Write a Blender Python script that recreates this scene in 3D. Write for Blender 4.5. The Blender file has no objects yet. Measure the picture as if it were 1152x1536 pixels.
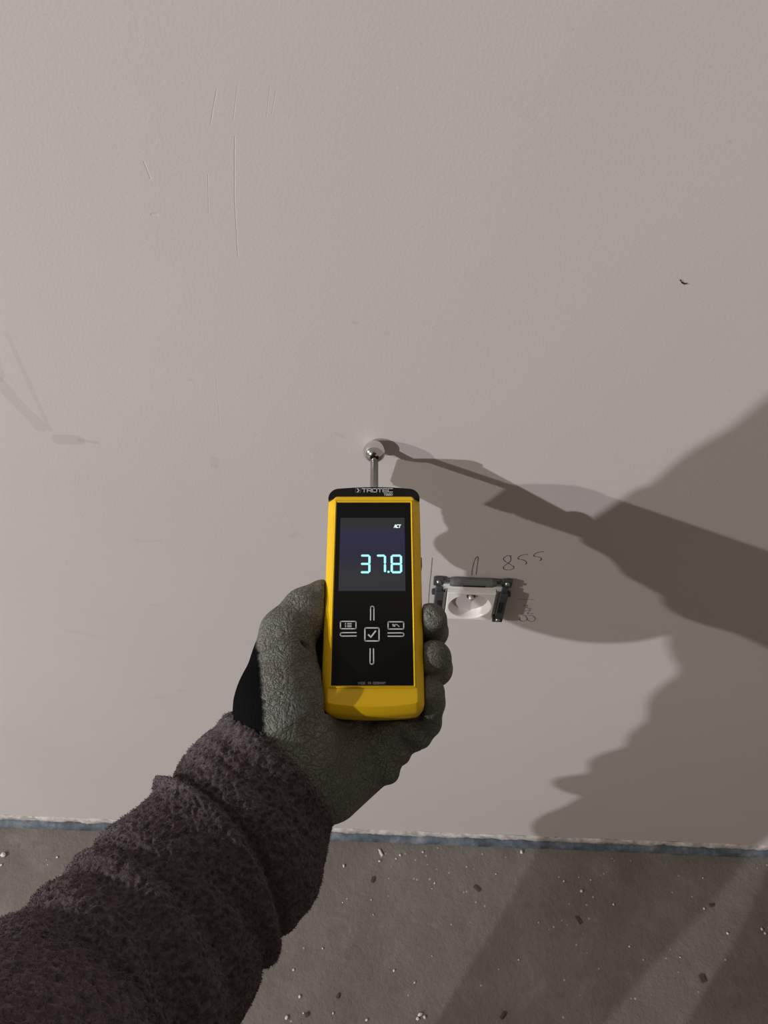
import bpy, bmesh, math, random
import numpy as np
from mathutils import Vector, Matrix, noise

# ------------------------------------------------------------------ camera, world, lights, exposure
D = 0.3885            # camera to wall
CZ = 1.322           # camera height
F = 1109.0           # focal length in pixels of a 1152 x 1536 frame
PITCH, YAW, ROLL = math.radians(50), math.radians(-1.9), math.radians(0.3)
SC = bpy.context.scene

def cam2world_dir(x, y, z):
    """x right, y up, z forward in the camera -> world direction"""
    X = x * math.cos(ROLL) - y * math.sin(ROLL); Yc = x * math.sin(ROLL) + y * math.cos(ROLL)
    wx = X; wy = z * math.cos(PITCH) + Yc * math.sin(PITCH); wz = -z * math.sin(PITCH) + Yc * math.cos(PITCH)
    c, s = math.cos(YAW), math.sin(YAW)
    return Vector((c * wx + s * wy, -s * wx + c * wy, wz))
CAM = Vector((0, -D, CZ))
AX, AY, AZ = cam2world_dir(1, 0, 0), cam2world_dir(0, 1, 0), cam2world_dir(0, 0, 1)
C2W = Matrix(((AX.x, AY.x, AZ.x, CAM.x), (AX.y, AY.y, AZ.y, CAM.y), (AX.z, AY.z, AZ.z, CAM.z), (0, 0, 0, 1)))
C2Wn = np.array(C2W)
cd = bpy.data.cameras.new('camera'); cam = bpy.data.objects.new('camera', cd)
SC.collection.objects.link(cam); SC.camera = cam
cd.sensor_fit = 'VERTICAL'; cd.sensor_height = 36; cd.lens = F / 1536 * 36; cd.clip_start = 0.01
cam.matrix_world = Matrix(((AX.x, AY.x, -AZ.x, CAM.x), (AX.y, AY.y, -AZ.y, CAM.y), (AX.z, AY.z, -AZ.z, CAM.z), (0, 0, 0, 1)))

world = bpy.data.worlds.new('world'); SC.world = world; world.use_nodes = True
world.node_tree.nodes['Background'].inputs[0].default_value = (1.0, 0.88, 0.74, 1)
world.node_tree.nodes['Background'].inputs[1].default_value = 0.24

def lamp(name, loc, power, color, radius):
    l = bpy.data.lights.new(name, 'POINT'); l.energy = power; l.color = color; l.shadow_soft_size = radius
    o = bpy.data.objects.new(name, l); o.location = loc; SC.collection.objects.link(o)
LA = (-2.8, -3.2, 2.15)      # main lamp of the room, left of and behind the photographer
LB = (-3.5, -1.35, 2.13)     # second, warmer lamp, far left
lamp('room_lamp', LA, 385, (0.93, 0.935, 1.0), 0.03)
lamp('room_lamp', LB, 355, (1.0, 0.96, 0.93), 0.03)
SC.view_settings.view_transform = 'Standard'; SC.view_settings.look = 'None'
SC.view_settings.gamma = 1; SC.view_settings.exposure = 0; SC.view_settings.use_curve_mapping = False

# ------------------------------------------------------------------ helpers
def px(u, v, z):
    """photo pixel + depth (mm) -> camera-space mm"""
    return np.array(((u - 576) / F * z, (768 - v) / F * z, z))
def c2w(p):
    return C2W @ Vector((p[0] / 1000, p[1] / 1000, p[2] / 1000))
def ray(u, v):
    return cam2world_dir((u - 576) / F, (768 - v) / F, 1)
def on_wall(u, v, h=0.0):
    r = ray(u, v); t = (D - h) / r.y; p = CAM + r * t
    return p
def on_floor(u, v, h=0.0):
    r = ray(u, v); t = (h - CZ) / r.z
    return CAM + r * t

def link(o, parent=None, label=None, cat=None, group=None, kind=None):
    SC.collection.objects.link(o)
    if parent is not None: o.parent = parent
    if label: o['label'] = label
    if cat: o['category'] = cat
    if group: o['group'] = group
    if kind: o['kind'] = kind
    return o
def empty(name, mat=None, **k):
    o = bpy.data.objects.new(name, None); o.empty_display_size = .02
    if mat is not None: o.matrix_world = mat
    return link(o, **k)
def mesh_obj(name, verts, faces, mat, parent=None, smooth=False, **k):
    me = bpy.data.meshes.new(name); me.from_pydata([tuple(v) for v in verts], [], faces); me.update()
    if smooth: me.polygons.foreach_set('use_smooth', [True] * len(me.polygons))
    me.materials.append(mat)
    return link(bpy.data.objects.new(name, me), parent, **k)
def bm_obj(name, bm, mat, parent=None, smooth=False, **k):
    bmesh.ops.recalc_face_normals(bm, faces=bm.faces)
    me = bpy.data.meshes.new(name); bm.to_mesh(me); bm.free()
    if smooth: me.polygons.foreach_set('use_smooth', [True] * len(me.polygons))
    me.materials.append(mat)
    return link(bpy.data.objects.new(name, me), parent, **k)
def add_box(bm, x0, x1, y0, y1, z0, z1, bev=0.0):
    r = bmesh.ops.create_cube(bm, size=1)
    vs = r['verts']
    for v in vs:
        v.co = Vector((x0 + (v.co.x + .5) * (x1 - x0), y0 + (v.co.y + .5) * (y1 - y0), z0 + (v.co.z + .5) * (z1 - z0)))
    if bev > 0:
        es = {e for v in vs for e in v.link_edges}
        bmesh.ops.bevel(bm, geom=list(es), offset=bev, segments=2, affect='EDGES', profile=.5)
def add_cyl(bm, p0, p1, r0, r1=None, seg=24, cap=True):
    r1 = r0 if r1 is None else r1
    p0, p1 = Vector(p0), Vector(p1); d = p1 - p0
    m = Matrix.Translation((p0 + p1) / 2) @ d.to_track_quat('Z', 'Y').to_matrix().to_4x4()
    bmesh.ops.create_cone(bm, cap_ends=cap, segments=seg, radius1=r0, radius2=r1, depth=d.length, matrix=m)
def lathe(name, prof, mat, parent, seg=48, matrix=None, **k):
    """prof: (r, y) pairs, turned about local Y"""
    vs, fs = [], []
    for r, y in prof:
        for i in range(seg):
            a = 2 * math.pi * i / seg
            p = Vector((r * math.cos(a), y, r * math.sin(a)))
            vs.append(matrix @ p if matrix else p)
    n = len(prof)
    for j in range(n - 1):
        for i in range(seg):
            a, b = j * seg + i, j * seg + (i + 1) % seg
            fs.append((a, b, b + seg, a + seg))
    if prof[0][0] > 1e-6: fs.append(tuple(range(seg))[::-1])
    if prof[-1][0] > 1e-6: fs.append(tuple(range((n - 1) * seg, n * seg)))
    return mesh_obj(name, vs, fs, mat, parent, smooth=True, **k)

# ---- materials
def mat(name, col, rough=.5, metal=0.0, emit=None, es=0.0, spec=.5, coat=0.0):
    m = bpy.data.materials.new(name); m.use_nodes = True
    b = m.node_tree.nodes['Principled BSDF']
    b.inputs['Base Color'].default_value = (*col, 1); b.inputs['Roughness'].default_value = rough
    b.inputs['Metallic'].default_value = metal; b.inputs['Specular IOR Level'].default_value = spec
    b.inputs['Coat Weight'].default_value = coat; b.inputs['Coat Roughness'].default_value = .05
    if emit: b.inputs['Emission Color'].default_value = (*emit, 1); b.inputs['Emission Strength'].default_value = es
    return m
class NT:
    def __init__(s, m): s.m = m; s.t = m.node_tree; s.b = m.node_tree.nodes['Principled BSDF']
    def n(s, typ, **kw):
        nd = s.t.nodes.new(typ)
        for k, v in kw.items():
            if k.startswith('i_'):
                key = k[2:].replace('_', ' ')
                nd.inputs[int(key) if key.isdigit() else key].default_value = v
            else: setattr(nd, k, v)
        return nd
    def l(s, a, b): s.t.links.new(a, b)
    def math(s, op, a, b=None, clamp=False):
        nd = s.n('ShaderNodeMath', operation=op, use_clamp=clamp)
        for i, x in enumerate((a, b)):
            if x is None: continue
            if isinstance(x, (int, float)): nd.inputs[i].default_value = x
            else: s.l(x, nd.inputs[i])
        return nd.outputs[0]
    def noise(s, vec, scale, detail=3, rough=.5, dist=0.0):
        nd = s.n('ShaderNodeTexNoise', i_Scale=scale, i_Detail=detail, i_Roughness=rough, i_Distortion=dist)
        s.l(vec, nd.inputs['Vector']); return nd.outputs['Fac']
    def ramp(s, fac, stops):
        nd = s.n('ShaderNodeValToRGB'); s.l(fac, nd.inputs[0])
        e = nd.color_ramp.elements
        while len(e) < len(stops): e.new(.5)
        for el, (p, c) in zip(e, stops): el.position = p; el.color = (*c, 1) if len(c) == 3 else c
        return nd.outputs[0]
    def mix(s, fac, a, b, blend='MIX'):
        nd = s.n('ShaderNodeMix', data_type='RGBA', blend_type=blend)
        if isinstance(fac, (int, float)): nd.inputs[0].default_value = fac
        else: s.l(fac, nd.inputs[0])
        for i, x in ((6, a), (7, b)):
            if isinstance(x, tuple): nd.inputs[i].default_value = (*x, 1)
            else: s.l(x, nd.inputs[i])
        return nd.outputs[2]
    def bump(s, h, strength=.3, dist=.001, prev=None):
        nd = s.n('ShaderNodeBump', i_Strength=strength, i_Distance=dist)
        s.l(h, nd.inputs['Height'])
        if prev is not None: s.l(prev, nd.inputs['Normal'])
        s.l(nd.outputs[0], s.b.inputs['Normal']); return nd.outputs[0]
    def obj(s): return s.n('ShaderNodeTexCoord').outputs['Object']

# ------------------------------------------------------------------ wall material (stains and scratches have shapes of their own)
m_wall = mat('painted_plaster', (.5, .46, .43), .75, spec=.25)
T = NT(m_wall); oc = T.obj()
sep = T.n('ShaderNodeSeparateXYZ'); T.l(oc, sep.inputs[0]); SX, SZ = sep.outputs[0], sep.outputs[2]
big = T.noise(oc, 2.2, 3, .55); fine = T.noise(oc, 520, 3, .6); mid = T.noise(oc, 30, 4, .6)
warp = T.noise(oc, 45, 3, .6)
base = T.ramp(big, [(.3, (.545, .495, .462)), (.7, (.580, .530, .497))])
base = T.mix(T.math('MULTIPLY', T.math('SUBTRACT', mid, .45, True), .35), base, (.50, .462, .43))
spk = T.ramp(T.noise(oc, 420, 2, .5), [(.68, (0, 0, 0)), (.78, (1, 1, 1))])
base = T.mix(T.math('MULTIPLY', spk, .25), base, (.30, .27, .24))
def seg_mask(p, q, r, soft):
    """capsule mask between wall points p and q (x,z), ragged by noise"""
    dx, dz = q[0] - p[0], q[1] - p[1]; L2 = dx * dx + dz * dz + 1e-12
    ax = T.math('SUBTRACT', SX, p[0]); az = T.math('SUBTRACT', SZ, p[1])
    t = T.math('DIVIDE', T.math('ADD', T.math('MULTIPLY', ax, dx), T.math('MULTIPLY', az, dz)), L2, True)
    ex = T.math('SUBTRACT', ax, T.math('MULTIPLY', t, dx)); ez = T.math('SUBTRACT', az, T.math('MULTIPLY', t, dz))
    d = T.math('SQRT', T.math('ADD', T.math('MULTIPLY', ex, ex), T.math('MULTIPLY', ez, ez)))
    d = T.math('ADD', d, T.math('MULTIPLY', T.math('SUBTRACT', warp, .5), r * .9))
    return T.math('DIVIDE', T.math('SUBTRACT', r, d), soft, True)
def W2(u, v): p = on_wall(u, v); return (p.x, p.z)
stains = [  # damp smudges: from, to (pixels), radius mm, strength
    ((-40, 470), (-12, 560), 9, .55), ((-14, 560), (60, 640), 5.5, .55), ((10, 500), (75, 645), 2.2, .5), ((88, 660), (118, 660), 5.5, .7), ((118, 660), (146, 664), 2.2, .7),
    ((322, 690), (322, 698), 4, .5), ((205, 811), (240, 811), 2.5, .35), ((438, 805), (445, 800), 3.5, .4),
    ((100, 945), (145, 955), 3, .3), ((228, 907), (238, 908), 2.5, .35), ((270, 1036), (278, 1036), 3.5, .35), ((530, 484), (535, 484), 1.6, .6), ((578, 500), (582, 500), 1.6, .5),
    ((388, 566), (392, 566), 1.4, .5), ((284, 570), (290, 570), 1.5, .5), ((230, 1046), (250, 1048), 4, .3), ((505, 650), (515, 656), 2.5, .4), ((1094, 212), (1096, 214), 1.2, .7),
    ((1066, 545), (1072, 538), 1, .5), ((634, 340), (636, 342), 1.0, .6)]
for p, q, r, st in stains:
    k = seg_mask(W2(*p), W2(*q), r / 1000, .0012)
    base = T.mix(T.math('MULTIPLY', k, st * .34), base, (.33, .29, .235))
T.l(base, T.b.inputs['Base Color'])
hgt = T.math('ADD', T.math('MULTIPLY', fine, .8), T.math('MULTIPLY', mid, .30))
nb = T.bump(hgt, .22, .0006)
scr = None
for p, q, r, st in [((352, 205), (352, 300), .35, 1), ((352, 300), (357, 385), .4, 1), ((312, 262), (313, 320), .3, .6), ((216, 243), (226, 268), .45, .9), ((325, 135), (316, 185), .35, .6),
                 ((405, 130), (400, 175), .3, .4), ((414, 135), (408, 170), .3, .4), ((356, 130), (350, 180), .3, .4), ((324, 560), (330, 640), .3, .3), ((228, 322), (235, 322), 1.0, 1)]:
    k = T.math('MULTIPLY', seg_mask(W2(*p), W2(*q), r / 1000, .0003), st)
    scr = k if scr is None else T.math('ADD', scr, k)
T.bump(T.math('MULTIPLY', scr, -1), .35, .0005, nb)

# floor material
m_floor = mat('bare_concrete', (.2, .18, .16), .8, spec=.3)
T = NT(m_floor); oc = T.obj()
b = T.ramp(T.noise(oc, 6, 5, .65), [(.3, (.128, .112, .095)), (.72, (.195, .174, .152))])
b = T.mix(T.math('MULTIPLY', T.ramp(T.noise(oc, 18, 5, .7, .8), [(.52, (0, 0, 0)), (.75, (1, 1, 1))]), .28), b, (.30, .285, .26))
b = T.mix(T.math('MULTIPLY', T.ramp(T.noise(oc, 38, 4, .6), [(.6, (0, 0, 0)), (.7, (1, 1, 1))]), .30), b, (.11, .096, .080))
vo = T.n('ShaderNodeTexVoronoi', i_Scale=70.0, i_Randomness=1.0); T.l(oc, vo.inputs['Vector'])
dots = T.math('MULTIPLY', T.math('LESS_THAN', vo.outputs['Distance'], .11), T.math('GREATER_THAN', T.noise(oc, 9, 2, .5), .55))
b = T.mix(T.math('MULTIPLY', dots, .55), b, (.50, .48, .45))
T.l(b, T.b.inputs['Base Color'])
T.bump(T.math('ADD', T.noise(oc, 120, 4, .7), T.noise(oc, 22, 3, .6)), .5, .003)

# ------------------------------------------------------------------ setting
bm = bmesh.new(); add_box(bm, -2.6, 2.6, 0, .12, -.01, 2.6); bm_obj('wall_back', bm, m_wall, kind='structure')
wall_obj = SC.objects['wall_back']
bm = bmesh.new(); add_box(bm, -2.6, 2.6, -3.0, .0, -.08, 0); bm_obj('floor', bm, m_floor, kind='structure')

m_plaster = mat('white_plaster_bead', (.62, .60, .56), .85)
m_blue = mat('blue_grey_membrane', (.085, .125, .155), .7)
T = NT(m_blue); oc = T.obj()
T.l(T.ramp(T.noise(oc, 30, 4, .7), [(.35, (.055, .062, .068)), (.52, (.095, .115, .145)), (.72, (.22, .22, .22))]), T.b.inputs['Base Color'])
T = NT(m_plaster); oc = T.obj()
T.l(T.ramp(T.noise(oc, 60, 4, .7), [(.36, (.33, .30, .27)), (.52, (.50, .46, .43)), (.70, (.64, .61, .57))]), T.b.inputs['Base Color'])
def ragged_strip(name, m, xs, prof, amp, seed, n=700):
    """a lumpy strip along the foot of the wall; prof: (out, up) section points"""
    vs, fs = [], []; k = len(prof)
    for i in range(n + 1):
        x = xs[0] + (xs[1] - xs[0]) * i / n
        for j, (o_, z_) in enumerate(prof):
            g = noise.noise(Vector((x * 38, seed + j * .37, 0))) * amp + noise.noise(Vector((x * 160, seed + j, 4))) * amp * .5
            vs.append((x, -max(0.0, o_ + (g if 0 < j < k - 1 else g * .3)), max(0.0, z_ + g * .8 * (1 if j < k - 1 else 0))))
    for i in range(n):
        for j in range(k - 1):
            a = i * k + j; fs.append((a, a + 1, a + 1 + k, a + k))
    mesh_obj(name, vs, fs, m, None, smooth=True, kind='structure')
ragged_strip('trim_1', m_blue, (-2.6, 2.6), [(0, .012), (.005, .012), (.009, .009), (.0115, .004), (.012, 0)], .0032, 3.1, 1100)
ragged_strip('trim_2', m_plaster, (-2.6, 2.6), [(0, .028), (.002, .026), (.0032, .020), (.003, .013), (0, .008)], .0034, 9.7, 1100)

# ------------------------------------------------------------------ flat strokes (pencil, printed marks)
def strokes(name, polys, w, m, parent, frame, thick=.00005, **k):
    """polys: lists of 2-D points; frame(x, y, n) -> point"""
    vs, fs = [], []
    for pl in polys:
        for a, b_ in zip(pl[:-1], pl[1:]):
            dx, dy = b_[0] - a[0], b_[1] - a[1]; L = math.hypot(dx, dy) or 1e-9
            dx, dy = dx / L, dy / L; nx, ny = -dy * w / 2, dx * w / 2; ex, ey = dx * w / 2, dy * w / 2
            q = [(a[0] - ex + nx, a[1] - ey + ny), (a[0] - ex - nx, a[1] - ey - ny), (b_[0] + ex - nx, b_[1] + ey - ny), (b_[0] + ex + nx, b_[1] + ey + ny)]
            i = len(vs)
            vs += [frame(x, y, 0) for x, y in q] + [frame(x, y, thick) for x, y in q]
            fs += [(i + 4, i + 5, i + 6, i + 7), (i, i + 1, i + 5, i + 4), (i + 1, i + 2, i + 6, i + 5), (i + 2, i + 3, i + 7, i + 6), (i + 3, i, i + 4, i + 7)]
    return mesh_obj(name, vs, fs, m, parent, **k)
def arc(cx, cy, rx, ry, a0, a1, n=12):
    return [(cx + rx * math.cos(math.radians(a0 + (a1 - a0) * i / n)), cy + ry * math.sin(math.radians(a0 + (a1 - a0) * i / n))) for i in range(n + 1)]
def smooth_poly(pts, it=2):
    for _ in range(it):
        o_ = [pts[0]]
        for a, b_ in zip(pts[:-1], pts[1:]):
            o_ += [(a[0] * .75 + b_[0] * .25, a[1] * .75 + b_[1] * .25), (a[0] * .25 + b_[0] * .75, a[1] * .25 + b_[1] * .75)]
        o_.append(pts[-1]); pts = o_
    return pts

m_pencil = mat('pencil_lead', (.22, .20, .185), .6)
m_pencil2 = mat('faint_pencil_lead', (.33, .30, .275), .6)
def zp(pts):  # points read in the x5.236 crop of the socket -> wall metres
    return [W2(620 + x / 5.236, 820 + y / 5.236) for x, y in pts]
wf = lambda x, z, n: (x, -n - .0001, z)
strokes('pencil_line', [zp([(148, 88), (140, 190), (128, 300), (116, 470)])], .0007, m_pencil, wall_obj, wf, label='upright pencil line left of the socket')
strokes('pencil_line', [zp([(300, 548), (545, 552)])], .0008, m_pencil, wall_obj, wf, label='level pencil line under the socket')
strokes('pencil_line', [zp([(815, 412), (942, 415)])], .0007, m_pencil2, wall_obj, wf, label='short level pencil tick right of the socket')
strokes('pencil_mark', [smooth_poly(zp([(458, 222), (462, 170), (478, 110), (496, 76), (510, 80), (505, 120), (492, 216)]))], .0006, m_pencil, wall_obj, wf, label='narrow pencil loop above the socket')
strokes('pencil_digit', [smooth_poly(zp([(772, 72), (735, 68), (706, 88), (708, 108), (760, 138), (795, 160), (775, 180), (735, 184), (702, 172), (712, 150), (760, 120), (768, 90), (760, 74)]))], .0006, m_pencil, wall_obj, wf, label='handwritten digit 8')
strokes('pencil_digit', [smooth_poly(zp([(898, 60), (850, 62), (818, 88), (826, 98), (870, 104), (893, 122), (880, 138)]))], .0006, m_pencil, wall_obj, wf, label='handwritten digit 5 in the middle')
strokes('pencil_digit', [smooth_poly(zp([(1020, 38), (975, 42), (942, 66), (950, 76), (990, 80), (1010, 96), (994, 108)]))], .0006, m_pencil, wall_obj, wf, label='handwritten digit 5 at the end')
strokes('pencil_mark', [smooth_poly(zp([(865, 462), (905, 458), (880, 478), (925, 486)])), smooth_poly(zp([(880, 505), (930, 490), (885, 528), (938, 525)])),
                        smooth_poly(zp([(860, 540), (935, 540)])), smooth_poly(zp([(940, 545), (962, 565), (940, 590), (900, 584), (892, 556)])), smooth_poly(zp([(880, 545), (896, 570), (870, 588), (836, 580), (834, 552)]))],
        .0006, m_pencil2, wall_obj, wf, label='faint scribbled letters written upright beside the socket')
# curled hair on the wall
def tube(name, pts, r, m, parent, seg=6, **k):
    vs, fs = [], []
    P = [Vector(p) for p in pts]
    for i, p in enumerate(P):
        d = (P[min(i + 1, len(P) - 1)] - P[max(i - 1, 0)]).normalized()
        a = d.orthogonal().normalized(); c = d.cross(a)
        rr = r[i] if isinstance(r, (list, tuple)) else r
        for j in range(seg):
            t = 2 * math.pi * j / seg; vs.append(p + (a * math.cos(t) + c * math.sin(t)) * rr)
    for i in range(len(P) - 1):
        for j in range(seg):
            fs.append((i * seg + j, i * seg + (j + 1) % seg, (i + 1) * seg + (j + 1) % seg, (i + 1) * seg + j))
    fs += [tuple(range(seg))[::-1], tuple(range((len(P) - 1) * seg, len(P) * seg))]
    return mesh_obj(name, vs, fs, m, parent, smooth=True, **k)
m_dark = mat('dark_fibre', (.03, .025, .02), .7)
tube('fibre', [on_wall(u, v, .0005) for u, v in [(1020, 420), (1023, 424), (1027, 426), (1030, 425)]], .0004, m_dark, None,
     label='tiny dark curled fibre stuck high on the wall at right', cat='fibre')

# ------------------------------------------------------------------ wall socket
m_white = mat('white_plastic', (.78, .76, .71), .32)
m_white2 = mat('matt_white_plastic', (.68, .66, .61), .5)
m_grey = mat('dark_grey_plastic', (.050, .054, .055), .45)
m_grey2 = mat('mid_grey_plastic', (.12, .125, .125), .45)
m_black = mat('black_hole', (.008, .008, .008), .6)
m_steel = mat('bright_steel', (.75, .74, .72), .18, 1.0)
m_screw = mat('dull_zinc', (.42, .42, .41), .35, 1.0)
o0 = on_wall(671, 889, .0085)            # top-left corner of the insert's front face
IX, IZ = o0.x + .0225, o0.z - .0225
sock = empty('power_socket', Matrix.Translation((IX, 0, IZ)), label='white unfinished power socket in an open grey mounting frame on the wall', cat='socket')
def sbox(name, m, boxes, parent=sock, bev=.0006, **k):
    bm = bmesh.new()
    for (x0, x1, z0, z1, h0, h1) in boxes: add_box(bm, x0 / 1000, x1 / 1000, -h1 / 1000, -h0 / 1000, z0 / 1000, z1 / 1000, bev)
    return bm_obj(name, bm, m, parent, **k)
# back frame plate (a ring round the insert)
frame_ = sbox('mounting_frame', m_white2, [(-29, 29, 23, 29.5, 0, 4.2), (-29, 29, -27.5, -23, 0, 2.5), (-29, -23, -24, 24, 0, 4.2), (23, 29, -24, 24, 0, 4.2)])
sbox('frame_notch', m_black, [(-28, -26.2, 17.5, 22.5, 3.2, 4.7), (-25.2, -24, 17.5, 22.5, 3.2, 4.7)], frame_, 0)
# insert: square block with a round well
ins_top = .0085
def insert_block():
    R = .0195; n = 64; vs, fs = [], []
    sq = []
    for i in range(n):
        a = 2 * math.pi * i / n; c, s = math.cos(a), math.sin(a); k = .0222 / max(abs(c), abs(s)); sq.append((c * k, s * k))
    ring = lambda r, h: [(r * math.cos(2 * math.pi * i / n), -h, r * math.sin(2 * math.pi * i / n)) for i in range(n)]
    rings = [[(x, -.0, z) for x, z in sq], [(x, -(ins_top - .0008), z) for x, z in sq], [(x * .975, -ins_top, z * .975) for x, z in sq],
             ring(R + .0008, ins_top), ring(R, ins_top - .0006)]
    for h, r in ((.006, .0190), (.003, .0183), (.0, .0172), (-.003, .0155), (-.0045, .013), (-.005, .009), (-.005, .004)): rings.append(ring(r, h))
    for r in rings: vs += r
    for j in range(len(rings) - 1):
        for i in range(n): fs.append((j * n + i, j * n + (i + 1) % n, (j + 1) * n + (i + 1) % n, (j + 1) * n + i))
    fs.append(tuple(range((len(rings) - 1) * n, len(rings) * n)))
    return mesh_obj('socket_insert', vs, fs, m_white, sock, smooth=False)
ins = insert_block()
for p in ins.data.polygons:
    if len(p.vertices) == 4 and p.index >= 64 * 3: p.use_smooth = True
# the well goes a little into the wall: cut the wall there by a shallow recess cup behind it
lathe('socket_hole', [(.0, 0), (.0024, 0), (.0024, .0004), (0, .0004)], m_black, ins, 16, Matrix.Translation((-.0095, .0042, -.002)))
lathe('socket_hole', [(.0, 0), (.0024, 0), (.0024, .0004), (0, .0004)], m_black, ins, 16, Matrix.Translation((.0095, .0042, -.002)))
m_pin = mat('earth_pin_steel', (.75, .74, .72), .4, .6)
lathe('pin_collar', [(0, -.0062), (.0040, -.0062), (.0040, .001), (0, .001)], m_black, ins, 20, Matrix.Translation((.0, 0, .0140)))
lathe('earth_pin', [(0, -.0105), (.0014, -.0101), (.0023, -.0088), (.0026, -.007), (.0026, .004)], m_pin, ins, 20, Matrix.Translation((.0, 0, .0140)), label='round bright steel earth pin')
# grey claws left and right, with screws, and the link bar across the top
def claw(sgn):
    c = sbox('side_claw', m_grey, [(sgn * 29.5 - 4, sgn * 29.5 + 4, -16, 21, 1, 8.2), (sgn * 31 - 4.6, sgn * 31 + 4.6, 27, 38, 1, 4.5), (sgn * 30 - 3, sgn * 30 + 3, 20, 27, 1, 6.0),
                                   (sgn * 29 - 5, sgn * 29 + 5, -29, -18, 1, 6.5), (sgn * 34 - 2.5, sgn * 34 + 2.5, 14, 18, 1, 6)], sock, .0009)
    sbox('claw_slot', m_black, [(sgn * 28.6 - 2.2, sgn * 28.6 + 2.2, -9, 9, 7.9, 8.5)], c, 0)
    for z in (34, -24):
        lathe('screw', [(0, -.0022), (.0019, -.0018), (.0023, -.0004), (.0023, .002)], m_screw, c, 16, Matrix.Translation((sgn * .031 if z > 0 else sgn * .029, -.0046 if z > 0 else -.0065, z / 1000)), label='small zinc screw head')
    return c
claw(-1); claw(1)
bm = bmesh.new()
pts = [(-21, 3.6), (-18, 4.2), (17, 4.2), (21, 3.0)]
for (xa, ra), (xb, rb) in zip(pts[:-1], pts[1:]): add_cyl(bm, (xa / 1000, -.0046, .0345), (xb / 1000, -.0046, .0345), ra / 1000, rb / 1000, 20)
link_ = bm_obj('link_bar', bm, m_grey2, sock)
bm = bmesh.new(); add_cyl(bm, (-.031, -.0040, .0345), (.031, -.0040, .0345), .0013, None, 12); bm_obj('link_rod', bm, m_grey, link_)
sbox('bar_slot', m_black, [(-9, 11, 33.3, 35.3, 8.4, 9.0)], link_, 0)

# ------------------------------------------------------------------ moisture meter
EY = Vector((0, .897, .442)); EN = Vector((0, .442, -.897))      # device axis and face normal in camera space (x, y, z-forward)
P0 = Vector((-6.9, -119.0, 445.0))
def dv(x, s, n): p = P0 + Vector((x, 0, 0)) + EY * s + EN * n; return np.array(p)
def face(u, v, n=0.0):
    """pixel -> (x, s) in mm on the plane n of the meter"""
    a, b_ = (u - 576) / F, (768 - v) / F
    o_ = P0 + EN * n
    s = (b_ * o_.z - o_.y) / (EY.y - b_ * EY.z); z = o_.z + EY.z * s
    return (a * z - o_.x, s)
ex = c2w(dv(1, 0, 0)) - c2w(dv(0, 0, 0)); ey = c2w(dv(0, 1, 0)) - c2w(dv(0, 0, 0)); ez = c2w(dv(0, 0, 1)) - c2w(dv(0, 0, 0))
ex.normalize(); ey.normalize(); ez = ex.cross(ey)
org = c2w(dv(0, 0, 0))
DEV = Matrix(((ex.x, ey.x, ez.x, org.x), (ex.y, ey.y, ez.y, org.y), (ex.z, ey.z, ez.z, org.z), (0, 0, 0, 1)))
meter = empty('moisture_meter', DEV, label='yellow hand-held moisture meter with black display, its steel ball pressed on the wall', cat='meter')

m_yel = mat('yellow_plastic', (.80, .50, .008), .38, spec=.4)
T = NT(m_yel); T.bump(T.noise(T.obj(), 2500, 2, .6), .12, .0002)
m_cap = mat('black_plastic', (.005, .005, .005), .35, spec=.25)
m_panel = mat('black_gloss_panel', (.005, .005, .005), .12, spec=.16)
m_lcd = mat('display_glass', (.005, .005, .008), .12, emit=(.10, .10, .19), es=.17, spec=.16)
NTm = NT(m_lcd)
sp = NTm.n('ShaderNodeSeparateXYZ'); NTm.l(NTm.obj(), sp.inputs[0])
# the backlight of the display is bluer in the middle rows, greyer at the top and bottom rows
yy = NTm.math('DIVIDE', NTm.math('SUBTRACT', sp.outputs[1], .079), .050)
NTm.l(NTm.ramp(yy, [(0, (.16, .165, .18)), (.18, (.165, .17, .19)), (.42, (.13, .12, .22)), (.72, (.14, .13, .30)), (.82, (.15, .14, .27)), (.86, (.145, .15, .145)), (.965, (.15, .15, .15)), (.975, (.18, .21, .42))]), NTm.b.inputs['Emission Color'])
m_seg = mat('lit_segment', (.1, .2, .2), .5, emit=(.36, .93, .93), es=.98)
m_act = mat('lit_white_text', (.1, .2, .2), .5, emit=(.85, 1.0, .97), es=.95)
m_print = mat('silver_print', (.56, .56, .55), .4)
m_print2 = mat('dim_silver_print', (.20, .20, .195), .4)

def plan(hw, s0, s1, r, bow0, bow1, inset, seg=8, nx=14):
    """rounded rectangle outline in (x, s), the short ends bowed outwards"""
    hw, s0, s1, r = hw - inset, s0 + inset, s1 - inset, max(r - inset, .8)
    out = []
    q = .3 if s0 > 100 and s1 > 150 - 3 * inset and bow1 > 0 else r      # the cap is square where it meets the housing
    for cx, cy, a0, r in ((hw - q, s0 + q, -90, q), (hw - r, s1 - r, 0, r), (-hw + r, s1 - r, 90, r), (-hw + q, s0 + q, 180, q)):
        for i in range(seg + 1):
            a = math.radians(a0 + 90 * i / seg); out.append((cx + r * math.cos(a), cy + r * math.sin(a)))
        if a0 == 0:
            for i in range(1, nx): out.append(((hw - r) * (1 - 2 * i / nx), s1))
        if a0 == 180:
            for i in range(1, nx): out.append(((hw - q) * (-1 + 2 * i / nx), s0))
    res = []
    for x, y in out:
        k = max(0.0, 1 - (x / hw) ** 2)
        w0 = max(0.0, 1 - (y - s0) / 14); w1 = max(0.0, 1 - (s1 - y) / 8)
        res.append((x, y - bow0 * k * w0 + bow1 * k * w1))
    return res
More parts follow.
